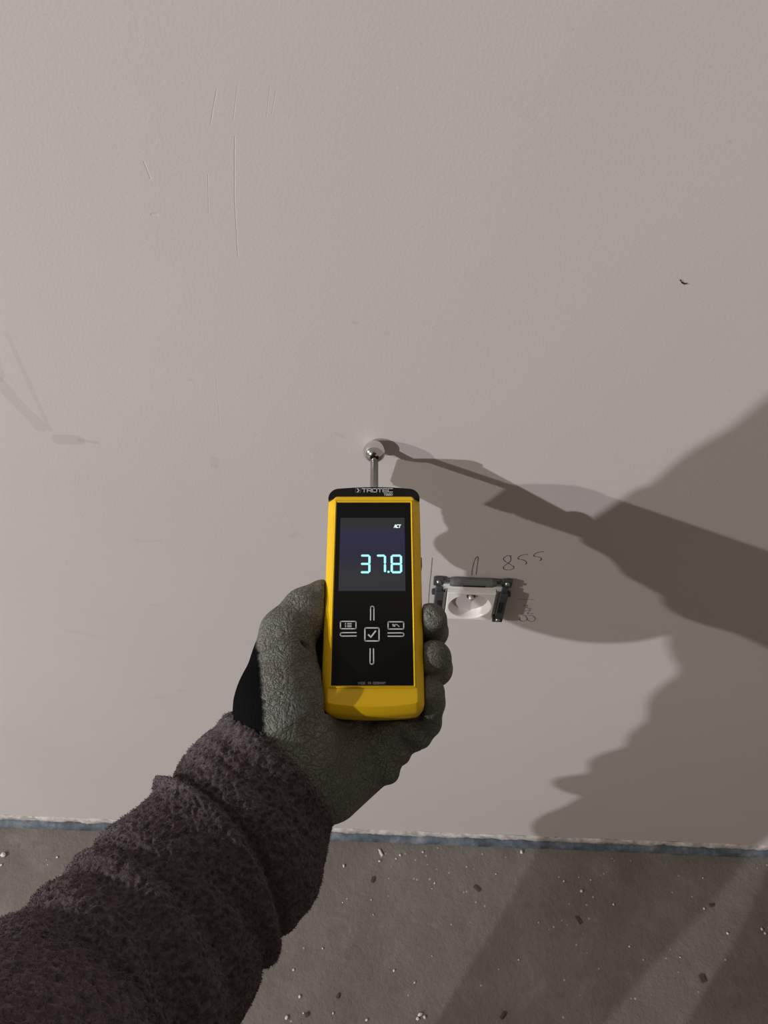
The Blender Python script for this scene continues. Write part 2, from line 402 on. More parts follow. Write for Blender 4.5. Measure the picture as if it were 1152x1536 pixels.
def layered(name, args, layers, m, parent, bottom_cap=True, **k):
    vs, fs = [], []
    for n_, ins_ in layers:
        vs += [(x / 1000, y / 1000, n_ / 1000) for x, y in plan(*args, ins_)]
    N = len(plan(*args, 0)); L = len(layers)
    for j in range(L - 1):
        for i in range(N): fs.append((j * N + i, (j + 1) * N + i, (j + 1) * N + (i + 1) % N, j * N + (i + 1) % N))
    fs.append(tuple(range(N)))
    if bottom_cap: fs.append(tuple(range((L - 1) * N, L * N))[::-1])
    return mesh_obj(name, vs, fs, m, parent, **k)
def shade(o, ang=30):
    o.data.polygons.foreach_set('use_smooth', [True] * len(o.data.polygons))
    o.data.set_sharp_from_angle(angle=math.radians(ang)); return o
BODY = (31.7, -.6, 144.6, 6.0, 2.2, 0.0)
body = shade(layered('housing', BODY, [(0, 4.6), (-.25, 4.2), (-4.2, .9), (-5.2, .35), (-6.5, 0), (-13.6, 0), (-13.9, .45), (-14.2, .45), (-14.5, 0), (-24, .8), (-28, 2.6), (-31, 6), (-32, 10)], m_yel, meter), 20)
cap = shade(layered('head_cap', (31.5, 142.6, 150.2, 6.4, 0, 2.0), [(.15, .7), (-.2, .2), (-.8, 0), (-2, 0), (-26, .6), (-30, 4), (-31, 8)], m_cap, meter), 25)
# yellow shoulder that runs over the cap below y=144.6 keeps the cap visible only at the head
sh = shade(layered('face_shoulder', (31.75, 126, 148.7, 6.8, 0, 0), [(.45, 5.2), (.15, 4.4), (-4.0, .9), (-5.2, .3), (-9, .0), (-9.3, 1.5)], m_yel, body), 20)
# raised rim round the panel
def rim(name, x0, x1, s0, s1, w, n0, n1, m, parent):
    o_ = [(x0 - w, s0 - w), (x1 + w, s0 - w), (x1 + w, s1 + w), (x0 - w, s1 + w)]; i_ = [(x0, s0), (x1, s0), (x1, s1), (x0, s1)]
    om = [(x0 - w * .5, s0 - w * .5), (x1 + w * .5, s0 - w * .5), (x1 + w * .5, s1 + w * .5), (x0 - w * .5, s1 + w * .5)]
    vs = [(x / 1000, y / 1000, n0 / 1000) for x, y in o_] + [(x / 1000, y / 1000, n1 / 1000) for x, y in om] + [(x / 1000, y / 1000, n0 / 1000) for x, y in i_]
    fs = []
    for i in range(4):
        j = (i + 1) % 4; fs += [(i, j, 4 + j, 4 + i), (4 + i, 4 + j, 8 + j, 8 + i)]
    return mesh_obj(name, vs, fs, m, parent)
PX0, PX1, PS0, PS1 = -25.4, 25.0, 14.4, 139.6
rim('panel_rim', PX0, PX1, PS0, PS1, 1.5, .42, 1.25, m_yel, body)
def dbox(name, x0, x1, s0, s1, n0, n1, m, parent, bev=0.0, **k):
    bm = bmesh.new(); add_box(bm, x0 / 1000, x1 / 1000, s0 / 1000, s1 / 1000, n0 / 1000, n1 / 1000, bev / 1000); return bm_obj(name, bm, m, parent, **k)
panel = dbox('front_panel', PX0, PX1, PS0, PS1, -1, .62, m_panel, meter, label='black glossy front panel with printed key symbols')
a0, a1 = face(510.5, 777, .65), face(606.5, 777, .65); b0 = face(508, 886.5, .65); b1 = face(608.5, 886.5, .65)
SX0, SX1, SS0, SS1 = (a0[0] + b0[0]) / 2, (a1[0] + b1[0]) / 2, b0[1], a0[1]
screen = dbox('display', SX0, SX1, SS0, SS1, .3, .66, m_lcd, meter, label='dim blue-grey backlit display reading 37.8')
df = lambda n0: (lambda x, y, n: (x / 1000, y / 1000, n0 / 1000 + n))
def dpoly(pts): return [face(u, v, .66) for u, v in pts]
# seven-segment digits
def seg7(x0, x1, s0, s1, w, on, parent, slant=0.0):
    g = .10; m_ = (s0 + s1) / 2; h = w / 2
    S = {'a': ((x0 + h, s1 - h), (x1 - h, s1 - h)), 'g': ((x0 + h, m_), (x1 - h, m_)), 'd': ((x0 + h, s0 + h), (x1 - h, s0 + h)),
         'f': ((x0 + h, m_), (x0 + h, s1 - h)), 'b': ((x1 - h, m_), (x1 - h, s1 - h)), 'e': ((x0 + h, s0 + h), (x0 + h, m_)), 'c': ((x1 - h, s0 + h), (x1 - h, m_))}
    for ch in on:
        (xa, ya), (xb, yb) = S[ch]; dx, dy = xb - xa, yb - ya; L = math.hypot(dx, dy); dx, dy = dx / L, dy / L; nx, ny = -dy * h * .92, dx * h * .92
        xa += dx * g; ya += dy * g; xb -= dx * g; yb -= dy * g
        c = h * .55
        P = [(xa - dx * c * .3, ya - dy * c * .3), (xa + dx * c + nx, ya + dy * c + ny), (xb - dx * c + nx, yb - dy * c + ny), (xb + dx * c * .3, yb + dy * c * .3), (xb - dx * c - nx, yb - dy * c - ny), (xa + dx * c - nx, ya + dy * c - ny)]
        vs = [(x / 1000, y / 1000, .66 / 1000) for x, y in P] + [(x / 1000, y / 1000, .75 / 1000) for x, y in P]
        fs = [tuple(range(6, 12))] + [(i, (i + 1) % 6, 6 + (i + 1) % 6, 6 + i) for i in range(6)]
        mesh_obj('digit_segment', vs, fs, m_seg, parent)
zz = lambda x, y: face(490 + x / 8.229, 760 + y / 8.229, .7)
for xa, xb, on in ((406, 543, 'abgcd'), (602, 735, 'abc'), (788, 933, 'abcdefg')):
    p, q = zz(xa, 824), zz(xb, 590)
    q0 = zz(xb, 824)
    seg7(p[0] * .5 + zz(xa, 590)[0] * .5, (q[0] + q0[0]) / 2, p[1], q[1], 1.62, on, screen)
p = zz(763, 804)
bm = bmesh.new(); add_cyl(bm, (p[0] / 1000, p[1] / 1000, .00066), (p[0] / 1000, p[1] / 1000, .00076), .00078, None, 16); bm_obj('decimal_point', bm, m_seg, screen)
# tiny stroke font, unit box 1 wide, 1 tall
FONT = {'T': [[(0, 1), (1, 1)], [(.5, 1), (.5, 0)]], 'R': [[(0, 0), (0, 1), (.9, 1), (1, .85), (1, .6), (.9, .45), (.05, .45)], [(.6, .45), (1, 0)]],
        'O': [[(.12, 0), (.88, 0), (1, .15), (1, .85), (.88, 1), (.12, 1), (0, .85), (0, .15), (.12, 0)]],
        'E': [[(1, 1), (.1, 1), (0, .88), (0, .12), (.1, 0), (1, 0)], [(0, .5), (.95, .5)]], 'C': [[(1, 1), (.12, 1), (0, .85), (0, .15), (.12, 0), (1, 0)]],
        '6': [[(.9, 1), (.3, 1), (0, .7), (0, .1), (.1, 0), (.9, 0), (1, .1), (1, .45), (.9, .55), (0, .55)]],
        '0': [[(.2, 0), (.8, 0), (1, .2), (1, .8), (.8, 1), (.2, 1), (0, .8), (0, .2), (.2, 0)]],
        'M': [[(0, 0), (0, 1), (.5, .4), (1, 1), (1, 0)]], 'A': [[(0, 0), (.5, 1), (1, 0)], [(.2, .35), (.8, .35)]], 'D': [[(0, 0), (0, 1), (.6, 1), (1, .7), (1, .3), (.6, 0), (0, 0)]],
        'I': [[(.5, 0), (.5, 1)]], 'N': [[(0, 0), (0, 1), (1, 0), (1, 1)]], 'G': [[(1, .85), (.8, 1), (.2, 1), (0, .8), (0, .2), (.2, 0), (.8, 0), (1, .2), (1, .5), (.6, .5)]],
        'Y': [[(0, 1), (.5, .5), (1, 1)], [(.5, .5), (.5, 0)]]}
def text(name, txt, x0, s0, cw, ch, gap, w, m, parent, n0, slant=0.0, **k):
    pl = []; x = x0
    for c in txt:
        if c in FONT:
            for st in FONT[c]: pl.append([(x + a * cw + b_ * ch * slant, s0 + b_ * ch) for a, b_ in st])
        x += cw + gap
    return strokes(name, pl, w, m, parent, df(n0), .00004, **k)
def text_px(name, txt, u0, u1, v0, v1, w, m, parent, n0, gapf=.28, slant=0.0, **k):
    """fit a word between pixels u0..u1, v0 (top)..v1 (bottom)"""
    xa, sb = face(u0, v1, n0); xb, st = face(u1, v0, n0)
    n = len(txt); cw = (xb - xa) / (n + (n - 1) * gapf)
    return text(name, txt, xa, sb, cw, st - sb, cw * gapf, w, m, parent, n0, slant, **k)
text_px('status_lettering', 'ACT', 591.2, 600.4, 787.3, 791.4, .50, m_act, screen, .70, .3, .15)
text_px('brand_lettering', 'TROTEC', 543.0, 588.6, 733.0, 738.0, .52, m_print, cap, .16, .22)
text_px('type_lettering', 'T660', 576.0, 588.6, 740.3, 743.2, .36, m_print, cap, .16, .32)
text_px('origin_lettering', 'MADE IN GERMANY', 537.2, 578.5, 1023.0, 1026.3, .24, m_print2, panel, .63, .3)
def sp_(pts): return [face(u, v, .63) for u, v in pts]
lx, ly = face(533.2, 732.4, .16); rx_, ry_ = face(541, 738.8, .16)
strokes('brand_emblem', [[(lx, ly), (rx_, ly), (rx_, ry_), (lx, ry_), (lx, ly)]], .16, m_print2, cap, df(.16), .00004)
strokes('brand_emblem', [[(lx + (rx_ - lx) * .38, ly + (ry_ - ly) * .12), (lx + (rx_ - lx) * .72, (ly + ry_) / 2), (lx + (rx_ - lx) * .38, ly + (ry_ - ly) * .88)]], .62, m_print, cap, df(.16), .00005)
# keypad symbols, read in the x9.6 crop (origin 500, 890)
k9 = lambda x, y: face(500 + x / 9.6, 890 + y / 9.6, .63)
def rrect(x0, y0, x1, y1, r):
    p = arc(x0 + r, y0 + r, r, r, 180, 270, 5) + arc(x1 - r, y0 + r, r, r, 270, 360, 5) + arc(x1 - r, y1 - r, r, r, 0, 90, 5) + arc(x0 + r, y1 - r, r, r, 90, 180, 5)
    return p + [p[0]]
K = lambda pts: [k9(x, y) for x, y in pts]
def key(name, polys, w=.80, lab=None):
    strokes(name, [K(p) for p in polys], w * .82, m_print, panel, df(.63), .00004, **({'label': lab} if lab else {}))
key('key_outline', [rrect(102, 404, 326, 510, 18)], .85, 'menu key outline')
key('key_symbol', [[(205, 434), (258, 434)], [(205, 458), (258, 458)], [(205, 481), (258, 481)], [(172, 434), (177, 434)], [(172, 458), (177, 458)], [(172, 481), (177, 481)]], .62, 'list symbol on the menu key')
key('key_outline', [rrect(788, 410, 1013, 514, 18)], .85, 'back key outline')
key('key_symbol', [smooth_poly([(862, 462), (885, 450), (915, 450), (945, 476)]), [(858, 448), (860, 470), (884, 472)]], .85, 'curved back arrow on the back key')
key('key_outline', [rrect(454, 498, 658, 686, 20)], .95, 'square enter key outline')
key('key_symbol', [[(508, 600), (540, 630), (606, 546)]], 1.1, 'tick on the enter key')
key('key_groove', [[(536, 384), (536, 215)] + arc(560, 212, 24, 26, 180, 360, 8) + [(584, 215), (584, 384)]])
key('key_groove', [[(530, 800), (528, 990)] + arc(554, 992, 26, 28, 180, 0, 8) + [(580, 990), (578, 800)]])
key('key_groove', [[(328, 565), (125, 567)] + arc(125, 592, 24, 24, 270, 90, 8) + [(328, 614)]])
key('key_groove', [[(788, 571), (990, 569)] + arc(990, 594, 24, 24, -90, 90, 8) + [(788, 618)]])
dbox('side_button', 31.3, 32.4, 96, 103, -16, -9, m_cap, meter, .3)
# rod and ball
ball_c = None
rod_n = -13.0
ROD0, BALL, BR = 148.0, 188.1, 8.3
lathe('probe_rod', [(3.5, ROD0), (3.5, 150.5), (2.95, 151), (2.95, BALL - 5)], mat('brushed_aluminium', (.62, .61, .60), .32, 1.0), meter, 24, Matrix.Translation((-.0001, 0, rod_n / 1000)) @ Matrix.Scale(.001, 4))
sphere_prof = [(max(0.0, BR * math.sin(math.pi * i / 32)) if 0 < i < 32 else 0.0, BALL - BR * math.cos(math.pi * i / 32)) for i in range(33)]
ballo = lathe('ball_head', sphere_prof, mat('polished_steel', (.72, .71, .70), .12, 1.0), meter, 48, Matrix.Translation((-.0001, 0, rod_n / 1000)) @ Matrix.Scale(.001, 4), label='polished steel ball touching the wall')
bc = DEV @ Vector((0, BALL / 1000, rod_n / 1000))
print('BALL centre y', bc.y, 'should be', -BR / 1000)

# ------------------------------------------------------------------ signed distance modelling (numpy) for the gloved hand and the photographer
def sd_cap(P, a, b_, ra, rb):
    a, b_ = np.asarray(a, float), np.asarray(b_, float); ba = b_ - a
    t = np.clip(((P - a) @ ba) / max(ba @ ba, 1e-9), 0, 1)
    d = P - a - t[..., None] * ba
    return np.sqrt((d * d).sum(-1)) - (ra + (rb - ra) * t)
def sd_ell(P, c, r, R=None):
    q = P - np.asarray(c, float)
    if R is not None: q = q @ R
    r = np.asarray(r, float); k0 = np.sqrt(((q / r) ** 2).sum(-1)); k1 = np.sqrt(((q / r ** 2) ** 2).sum(-1)) + 1e-9
    return k0 * (k0 - 1) / k1
def smin(a, b_, k):
    h = np.clip(.5 + .5 * (b_ - a) / k, 0, 1); return b_ * (1 - h) + a * h - k * h * (1 - h)
def surface_nets(f, lo, hi, step):
    n = [int(math.ceil((h - l) / step)) + 1 for l, h in zip(lo, hi)]
    ax = [l + step * np.arange(k) for l, k in zip(lo, n)]
    V = np.empty(n, np.float32)
    YZ = np.stack(np.meshgrid(ax[1], ax[2], indexing='ij'), -1)
    CH = 12
    for i in range(0, n[0], CH):
        xs = ax[0][i:i + CH]
        P = np.empty((len(xs), n[1], n[2], 3)); P[..., 0] = xs[:, None, None]; P[..., 1:] = YZ
        V[i:i + CH] = f(P)
    S = V < 0
    cells = np.zeros([k - 1 for k in n] + [3]); cnt = np.zeros([k - 1 for k in n])
    def cv(A, dx, dy, dz): return A[dx:n[0] - 1 + dx, dy:n[1] - 1 + dy, dz:n[2] - 1 + dz]
    corners = [(0, 0, 0), (1, 0, 0), (0, 1, 0), (1, 1, 0), (0, 0, 1), (1, 0, 1), (0, 1, 1), (1, 1, 1)]
    for a in range(8):
        for b_ in range(a + 1, 8):
            ca, cb = corners[a], corners[b_]
            if sum(abs(p - q) for p, q in zip(ca, cb)) != 1: continue
            va, vb = cv(V, *ca), cv(V, *cb); m_ = cv(S, *ca) != cv(S, *cb)
            t = np.where(m_, va / np.where(m_, va - vb, 1), 0)
            for k in range(3): cells[..., k] += np.where(m_, ca[k] + t * (cb[k] - ca[k]), 0)
            cnt += m_
    act = cnt > 0; idx = -np.ones(cnt.shape, np.int64); idx[act] = np.arange(act.sum())
    I = np.argwhere(act); verts = (I + cells[act] / cnt[act][:, None]) * step + np.array(lo)
    faces = []
    for axis in range(3):
        o1, o2 = [(1, 2), (2, 0), (0, 1)][axis]
        sl0 = [slice(None)] * 3; sl1 = [slice(None)] * 3; sl0[axis] = slice(0, -1); sl1[axis] = slice(1, None)
        s0, s1 = S[tuple(sl0)], S[tuple(sl1)]
        E_ = np.argwhere(s0 != s1)
        E_ = E_[(E_[:, o1] > 0) & (E_[:, o2] > 0) & (E_[:, o1] < n[o1] - 1) & (E_[:, o2] < n[o2] - 1)]
        flip = s0[tuple(E_.T)]
        def at_(d1, d2): q = E_.copy(); q[:, o1] -= d1; q[:, o2] -= d2; return idx[tuple(q.T)]
        q = np.stack([at_(1, 1), at_(0, 1), at_(0, 0), at_(1, 0)], 1)
        q[~flip] = q[~flip][:, ::-1]; faces.append(q)
    faces = np.concatenate(faces); faces = faces[(faces >= 0).all(1)]
    return verts, faces
def np_mesh(name, verts, faces, m, parent=None, attr=None, **k):
    me = bpy.data.meshes.new(name)
    me.vertices.add(len(verts)); me.vertices.foreach_set('co', np.asarray(verts, np.float32).ravel())
    fl = np.asarray(faces, np.int32); w = fl.shape[1]
    me.loops.add(fl.size); me.loops.foreach_set('vertex_index', fl.ravel())
    me.polygons.add(len(fl)); me.polygons.foreach_set('loop_start', np.arange(0, fl.size, w, dtype=np.int32)); me.polygons.foreach_set('loop_total', np.full(len(fl), w, np.int32))
    me.polygons.foreach_set('use_smooth', np.ones(len(fl), bool)); me.update(calc_edges=True); me.validate()
    if attr is not None:
        for an, av in attr.items():
            a = me.attributes.new(an, 'FLOAT', 'POINT'); a.data.foreach_set('value', np.asarray(av, np.float32))
    me.materials.append(m)
    return link(bpy.data.objects.new(name, me), parent, **k)
def cam_to_world(V):
    V = np.asarray(V) / 1000; return V @ C2Wn[:3, :3].T + C2Wn[:3, 3]

DN = np.array((0, .442, -.897)); DY = np.array((0, .897, .442)); DP = np.array(P0)
def sd_meter(P):
    q = P - DP; x, s, n_ = q[..., 0], q @ DY, q @ DN
    a = np.stack([np.abs(x) - 28.7, np.abs(s - 74.5) - 73, np.abs(n_ + 16) - 13], -1)
    return np.sqrt((np.maximum(a, 0) ** 2).sum(-1)) + np.minimum(a.max(-1), 0) - 3
def chain(P, pts, k=3.0, D0=None):
    d = D0
    for (a, ra), (b_, rb) in zip(pts[:-1], pts[1:]):
        c = sd_cap(P, a, b_, ra, rb); d = c if d is None else smin(d, c, k)
    return d
W_ = px(425, 1150, 418)
def sd_glove(P):
    # wrist and palm
    d = sd_cap(P, px(345, 1235, 445), px(424, 1152, 458), 34, 35)
    d = smin(d, sd_cap(P, px(405, 1118, 462), px(440, 1125, 462), 27, 28), 12)
    # thenar: first metacarpal, then the thumb in three joints
    d = smin(d, sd_cap(P, px(444, 1130, 458), px(423, 1050, 458), 28, 27.5), 12)
    d = smin(d, sd_cap(P, px(423, 1050, 458), px(426, 990, 466), 27, 19.5), 9)
    th = chain(P, [(px(426, 990, 466), 19.5), (px(429, 950, 474), 16.5), (px(456, 914, 484), 13.6), (px(484, 896, 491), 12.0)], 4)
    th = smin(th, sd_cap(P, px(446, 948, 478), px(470, 922, 486), 14, 12.5), 4)
    d = smin(d, th, 5)
    # heel of the hand on the little-finger side
    d = smin(d, sd_cap(P, px(495, 1174, 484), px(560, 1132, 496), 24.5, 20), 12)
    d = smin(d, sd_cap(P, px(470, 1160, 476), px(520, 1112, 492), 28, 25), 14)
    # palm under the meter, out to the knuckles, and the thick back of the hand
    palm = sd_cap(P, px(455, 1120, 486), dv(-22, 62, -62), 25, 17)
    for a, r in ((dv(-16, 40, -64), 18), (dv(-10, 14, -64), 18), (px(580, 1110, 492), 15)):
        palm = smin(palm, sd_cap(P, px(470, 1140, 478), a, 25, r), 10)
    palm = smin(palm, sd_cap(P, px(455, 1140, 500), dv(-18, 35, -72), 24, 18), 10)
    palm = smin(palm, sd_cap(P, px(433, 987, 500), dv(-32, 54, -66), 20, 19), 8)     # web between thumb and palm
    palm = smin(palm, sd_cap(P, dv(-33, 62, -42), dv(2, 84, -46), 12.5, 12.5), 6)
    palm = smin(palm, sd_cap(P, px(468, 1085, 515), px(481, 1000, 524), 16, 10), 8)
    d = smin(d, palm, 10)
    # four fingers closing round the right side
    fingers = [
        [(dv(-22, 64, -62), 14), (dv(2, 92, -60), 12), (dv(14, 108, -50), 10.2), (dv(13, 118, -46), 9.4)],
        [(dv(-16, 42, -64), 14), (dv(30, 55, -54), 12), (dv(39, 57.5, -30), 11), (dv(37.2, 60, -11), 10.9)],
        [(dv(-10, 16, -64), 14), (dv(31, 30, -53), 12), (dv(40.5, 32.5, -30), 11.3), (dv(38.8, 35.0, -12), 11.3)]]
    for fg in fingers:
        d = smin(d, chain(P, fg, 2.2), 2.0)
    pinky = [(px(580, 1110, 492), 14), (px(618, 1100, 490), 11.4), (px(640, 1084, 484), 9.4), (px(644, 1054, 472), 9.8), (px(643, 1039, 466), 10.4)]
    d = smin(d, chain(P, pinky, 3), 2.0)
    # slack folds of the glove at the base of the little finger
    d = smin(d, sd_cap(P, px(603, 1134, 484), px(575, 1098, 474), 5.5, 7), 4)
    d = smin(d, sd_cap(P, px(632, 1108, 482), px(598, 1085, 474), 6.5, 7), 3)
    d = smin(d, sd_cap(P, px(583, 1160, 484), px(556, 1110, 474), 7, 8), 4)
    # creases
    def cut(d, a, b_, r, k): c = sd_cap(P, a, b_, r, r); return -smin(-d, c, k)
    d = cut(d, px(480, 984, 462), px(448, 966, 458), 1.6, 4)
    d = cut(d, px(596, 1092, 466), px(622, 1138, 474), 1.4, 3)
    d = cut(d, px(570, 1092, 460), px(594, 1146, 470), 1.2, 3)
    d = cut(d, px(545, 1100, 462), px(572, 1168, 470), 1.0, 3)
    m_ = sd_meter(P)
    return np.maximum(d, -(m_ - .25))
gv, gf = surface_nets(sd_glove, (-150, -235, 405), (65, -25, 585), 1.15)
# relax the grid steps away
def relax(V, Fq, it=2, lam=.5):
    n = len(V)
    for _ in range(it):
        acc = np.zeros_like(V); c = np.zeros(n)
        for a, b_ in ((0, 1), (1, 2), (2, 3), (3, 0)):
            for k in range(3): acc[:, k] += np.bincount(Fq[:, a], V[Fq[:, b_], k], n) + np.bincount(Fq[:, b_], V[Fq[:, a], k], n)
            c += np.bincount(Fq[:, a], minlength=n) + np.bincount(Fq[:, b_], minlength=n)
        V = V + lam * (acc / np.maximum(c, 1)[:, None] - V)
    return V
gv = relax(gv, gf, 3)
gu = 576 + gv[:, 0] / gv[:, 2] * F; gvv = 768 - gv[:, 1] / gv[:, 2] * F
# the knitted back: left of the seam that runs from the thumb joint to the cuff, and the far side of the hand
seam_u = np.interp(gvv, [930, 948, 975, 1010, 1060, 1100, 1160], [360, 381, 387, 391, 395, 397, 400])
wob = np.array([noise.noise(Vector((0, v * .12, 3))) * 3.0 + noise.noise(Vector((0, v * .6, 9))) * 2.2 for v in gvv])
knit = np.clip((seam_u + wob - gu) / 3.5 + .5, 0, 1) * (gvv > 925)
person = empty('person', Matrix.Translation((0, 0, 0)), label="photographer's gloved left hand and fleece-sleeved arm holding the yellow meter, body outside the picture", cat='person')
m_glove = mat('latex_coated_glove', (.09, .09, .08), .62, spec=.3)
T = NT(m_glove); oc = T.obj()
at = T.n('ShaderNodeAttribute', attribute_name='knit')
wv = T.n('ShaderNodeTexNoise', i_Scale=70.0, i_Detail=4.0); T.l(oc, wv.inputs['Vector'])
vec = T.n('ShaderNodeVectorMath', operation='MULTIPLY_ADD'); T.l(wv.outputs['Color'], vec.inputs[0]); vec.inputs[1].default_value = (.026, .026, .026); T.l(oc, vec.inputs[2])
cr = T.n('ShaderNodeTexVoronoi', feature='DISTANCE_TO_EDGE', i_Scale=260.0); T.l(vec.outputs[0], cr.inputs['Vector'])
crk = T.ramp(cr.outputs['Distance'], [(0, (0, 0, 0)), (.10, (.8, .8, .8)), (.3, (1, 1, 1))])
cr2 = T.n('ShaderNodeTexVoronoi', feature='DISTANCE_TO_EDGE', i_Scale=58.0); T.l(vec.outputs[0], cr2.inputs['Vector'])
crk2 = T.ramp(cr2.outputs['Distance'], [(0, (0, 0, 0)), (.05, (.8, .8, .8)), (.12, (1, 1, 1))])
col = T.ramp(T.noise(oc, 30, 4, .6), [(.3, (.122, .120, .100)), (.7, (.180, .179, .154))])
kn = T.n('ShaderNodeTexWave', wave_type='BANDS', i_Scale=420.0, i_Distortion=1.0); T.l(oc, kn.inputs['Vector'])
colk = T.ramp(kn.outputs['Fac'], [(.0, (.004, .004, .004)), (1, (.011, .011, .0115))])
T.l(T.mix(at.outputs['Fac'], col, colk), T.b.inputs['Base Color'])
T.l(T.math('MULTIPLY', T.math('SUBTRACT', 1.0, at.outputs['Fac']), .3), T.b.inputs['Specular IOR Level'])
inv = T.math('SUBTRACT', 1.0, at.outputs['Fac'])
hh = T.math('ADD', T.math('MULTIPLY', crk, T.math('ADD', T.noise(oc, 60, 2, .5), .25)), T.math('MULTIPLY', crk2, .7))
hh = T.math('ADD', T.math('MULTIPLY', hh, inv), T.math('MULTIPLY', T.math('MULTIPLY', kn.outputs['Fac'], at.outputs['Fac']), .4))
T.bump(T.math('ADD', hh, T.math('MULTIPLY', T.noise(oc, 700, 2, .6), .35)), .8, .0014)
glove = np_mesh('work_glove', cam_to_world(gv), gf, m_glove, person, {'knit': knit}, label='grey latex-coated work glove with black knitted back')

# ------------------------------------------------------------------ fleece sleeve: a tube round the forearm
axis = [(px(424, 1150, 462), 44), (px(400, 1178, 455), 46), (px(352, 1262, 436), 53.5), (px(276, 1354, 408), 56), (px(190, 1463, 372), 60), (px(60, 1602, 325), 63), (np.array((-150., -240., 265.)), 66), (np.array((-150., -228., 200.)), 64)]
AP = np.array([a for a, r in axis]); AR = np.array([r for a, r in axis], float)
cum = np.concatenate([[0], np.cumsum(np.linalg.norm(np.diff(AP, axis=0), axis=1))])
LEN = cum[-1]
def axis_at(s):
    # Catmull-Rom through the stations
    i = int(np.clip(np.searchsorted(cum, s) - 1, 0, len(cum) - 2)); t = (s - cum[i]) / (cum[i + 1] - cum[i])
    p0, p1, p2, p3 = AP[max(i - 1, 0)], AP[i], AP[i + 1], AP[min(i + 2, len(AP) - 1)]
    p = .5 * ((2 * p1) + (-p0 + p2) * t + (2 * p0 - 5 * p1 + 4 * p2 - p3) * t * t + (-p0 + 3 * p1 - 3 * p2 + p3) * t ** 3)
    return p, float(np.interp(s, cum, AR))
NS, NT_ = 430, 420
svals = np.linspace(0, LEN, NS)
prev = None
SV = np.empty((NS + 8, NT_, 3)); NRM = np.empty((NS + 8, NT_, 3))
th_ = np.linspace(0, 2 * math.pi, NT_, endpoint=False)
def bump_(x, c, w): return np.exp(-((x - c) / w) ** 2)
S0 = 28.0       # where the cuff edge lies along the axis list
def sleeve_radius(s, th, R):
    """s in mm behind the cuff edge, th around (0 = towards the camera)"""
    sn = np.sin(th)
    f = np.zeros_like(th)
    f += 1.6 * bump_(s, 10, 8) - 2.0 * bump_(s - 8 * sn, 19, 2.6) * (.55 - .45 * sn) + 3.2 * bump_(s - 13 * sn, 36, 11)
    f += -1.6 * bump_(s - 11 * sn, 29, 2.2) * np.clip(np.cos(th - .2), 0, 1)
    f += -6.5 * bump_(s - 16 * sn, 57, 4.0) * (.68 + .32 * sn) + 2.6 * bump_(s - 16 * sn, 67, 7) + 3.5 * bump_(s, 50, 9) * (.5 - .5 * sn) ** 2
    f += 3.0 * bump_(s, 98, 12) * (.5 - .5 * sn) - 4.0 * bump_(s + 4 * sn, 96, 7) * (.5 + .5 * sn)
    f += -3.6 * bump_(s - 12 * sn, 118, 7) * (.6 + .4 * np.cos(th)) - 4.6 * bump_(s - 20 * sn, 148, 9) * (.6 + .4 * np.cos(th)) + 2.6 * bump_(s - 16 * sn, 132, 8) - 4.5 * bump_(s - 22 * sn, 182, 10)
    f += .8 * np.sin(3 * th + s * .035)
    edge = np.clip(s / 7.0, 0, 1)
    return (R + f) * 1.0 - 5.0 * (1 - np.sqrt(np.clip(1 - (1 - edge) ** 2, 0, 1)))
rows = []
for i in range(NS):
    s = svals[i]; p, R = axis_at(s); pa, _ = axis_at(max(s - 3, 0)); pb, _ = axis_at(min(s + 3, LEN))
    d = pb - pa; d /= np.linalg.norm(d)
    up = -p / np.linalg.norm(p); e1 = up - d * (up @ d); e1 /= np.linalg.norm(e1); e2 = np.cross(d, e1)
    rad = sleeve_radius(s, th_, R)
    dirs = np.cos(th_)[:, None] * e1 + np.sin(th_)[:, None] * e2
    rows.append((p, dirs, rad, d))
# inner lining turned in at the cuff
inner = []
p, dirs, rad, d = rows[0]
for k in range(8):
    kk = 8 - k; inner.append((p + d * kk * 4.0, dirs, rad - 1.0 - 2.2 * min(1, kk / 2), d))
allrows = inner + rows
for i, (p, dirs, rad, d) in enumerate(allrows):
    SV[i] = p + dirs * rad[:, None]; NRM[i] = dirs
# curly pile as fine relief of the cloth itself
flat = SV.reshape(-1, 3); fn = NRM.reshape(-1, 3)
disp = np.empty(len(flat))
V3 = Vector
for i, q in enumerate(flat):
    v = V3((q[0] * .23, q[1] * .23, q[2] * .23))
    a = noise.noise(v); b_ = noise.noise(v * 2.3 + V3((7, 1, 3)))
    disp[i] = (1 - abs(a) * 3.2) * 1.0 + (1 - abs(b_) * 3) * .62
disp[:8 * NT_] = 0
flat = flat + fn * disp[:, None]
NR = NS + 8
ii, jj = np.meshgrid(np.arange(NR - 1), np.arange(NT_), indexing='ij')
sf = np.stack([ii * NT_ + jj, ii * NT_ + (jj + 1) % NT_, (ii + 1) * NT_ + (jj + 1) % NT_, (ii + 1) * NT_ + jj], -1).reshape(-1, 4)
m_fleece = mat('brown_grey_fleece', (.05, .042, .043), .95, spec=.1)
T = NT(m_fleece); oc = T.obj()
T.l(T.ramp(T.noise(oc, 400, 3, .6), [(.3, (.047, .038, .039)), (.7, (.108, .089, .093))]), T.b.inputs['Base Color'])
T.b.inputs['Sheen Weight'].default_value = .28; T.b.inputs['Sheen Roughness'].default_value = .5
T.b.inputs['Sheen Tint'].default_value = (.55, .48, .5, 1)
T.bump(T.noise(oc, 900, 3, .6), .6, .0015)
sleeve = np_mesh('fleece_sleeve', cam_to_world(flat), sf, m_fleece, person, label='dark brown-grey fleece jacket sleeve with turned cuff')
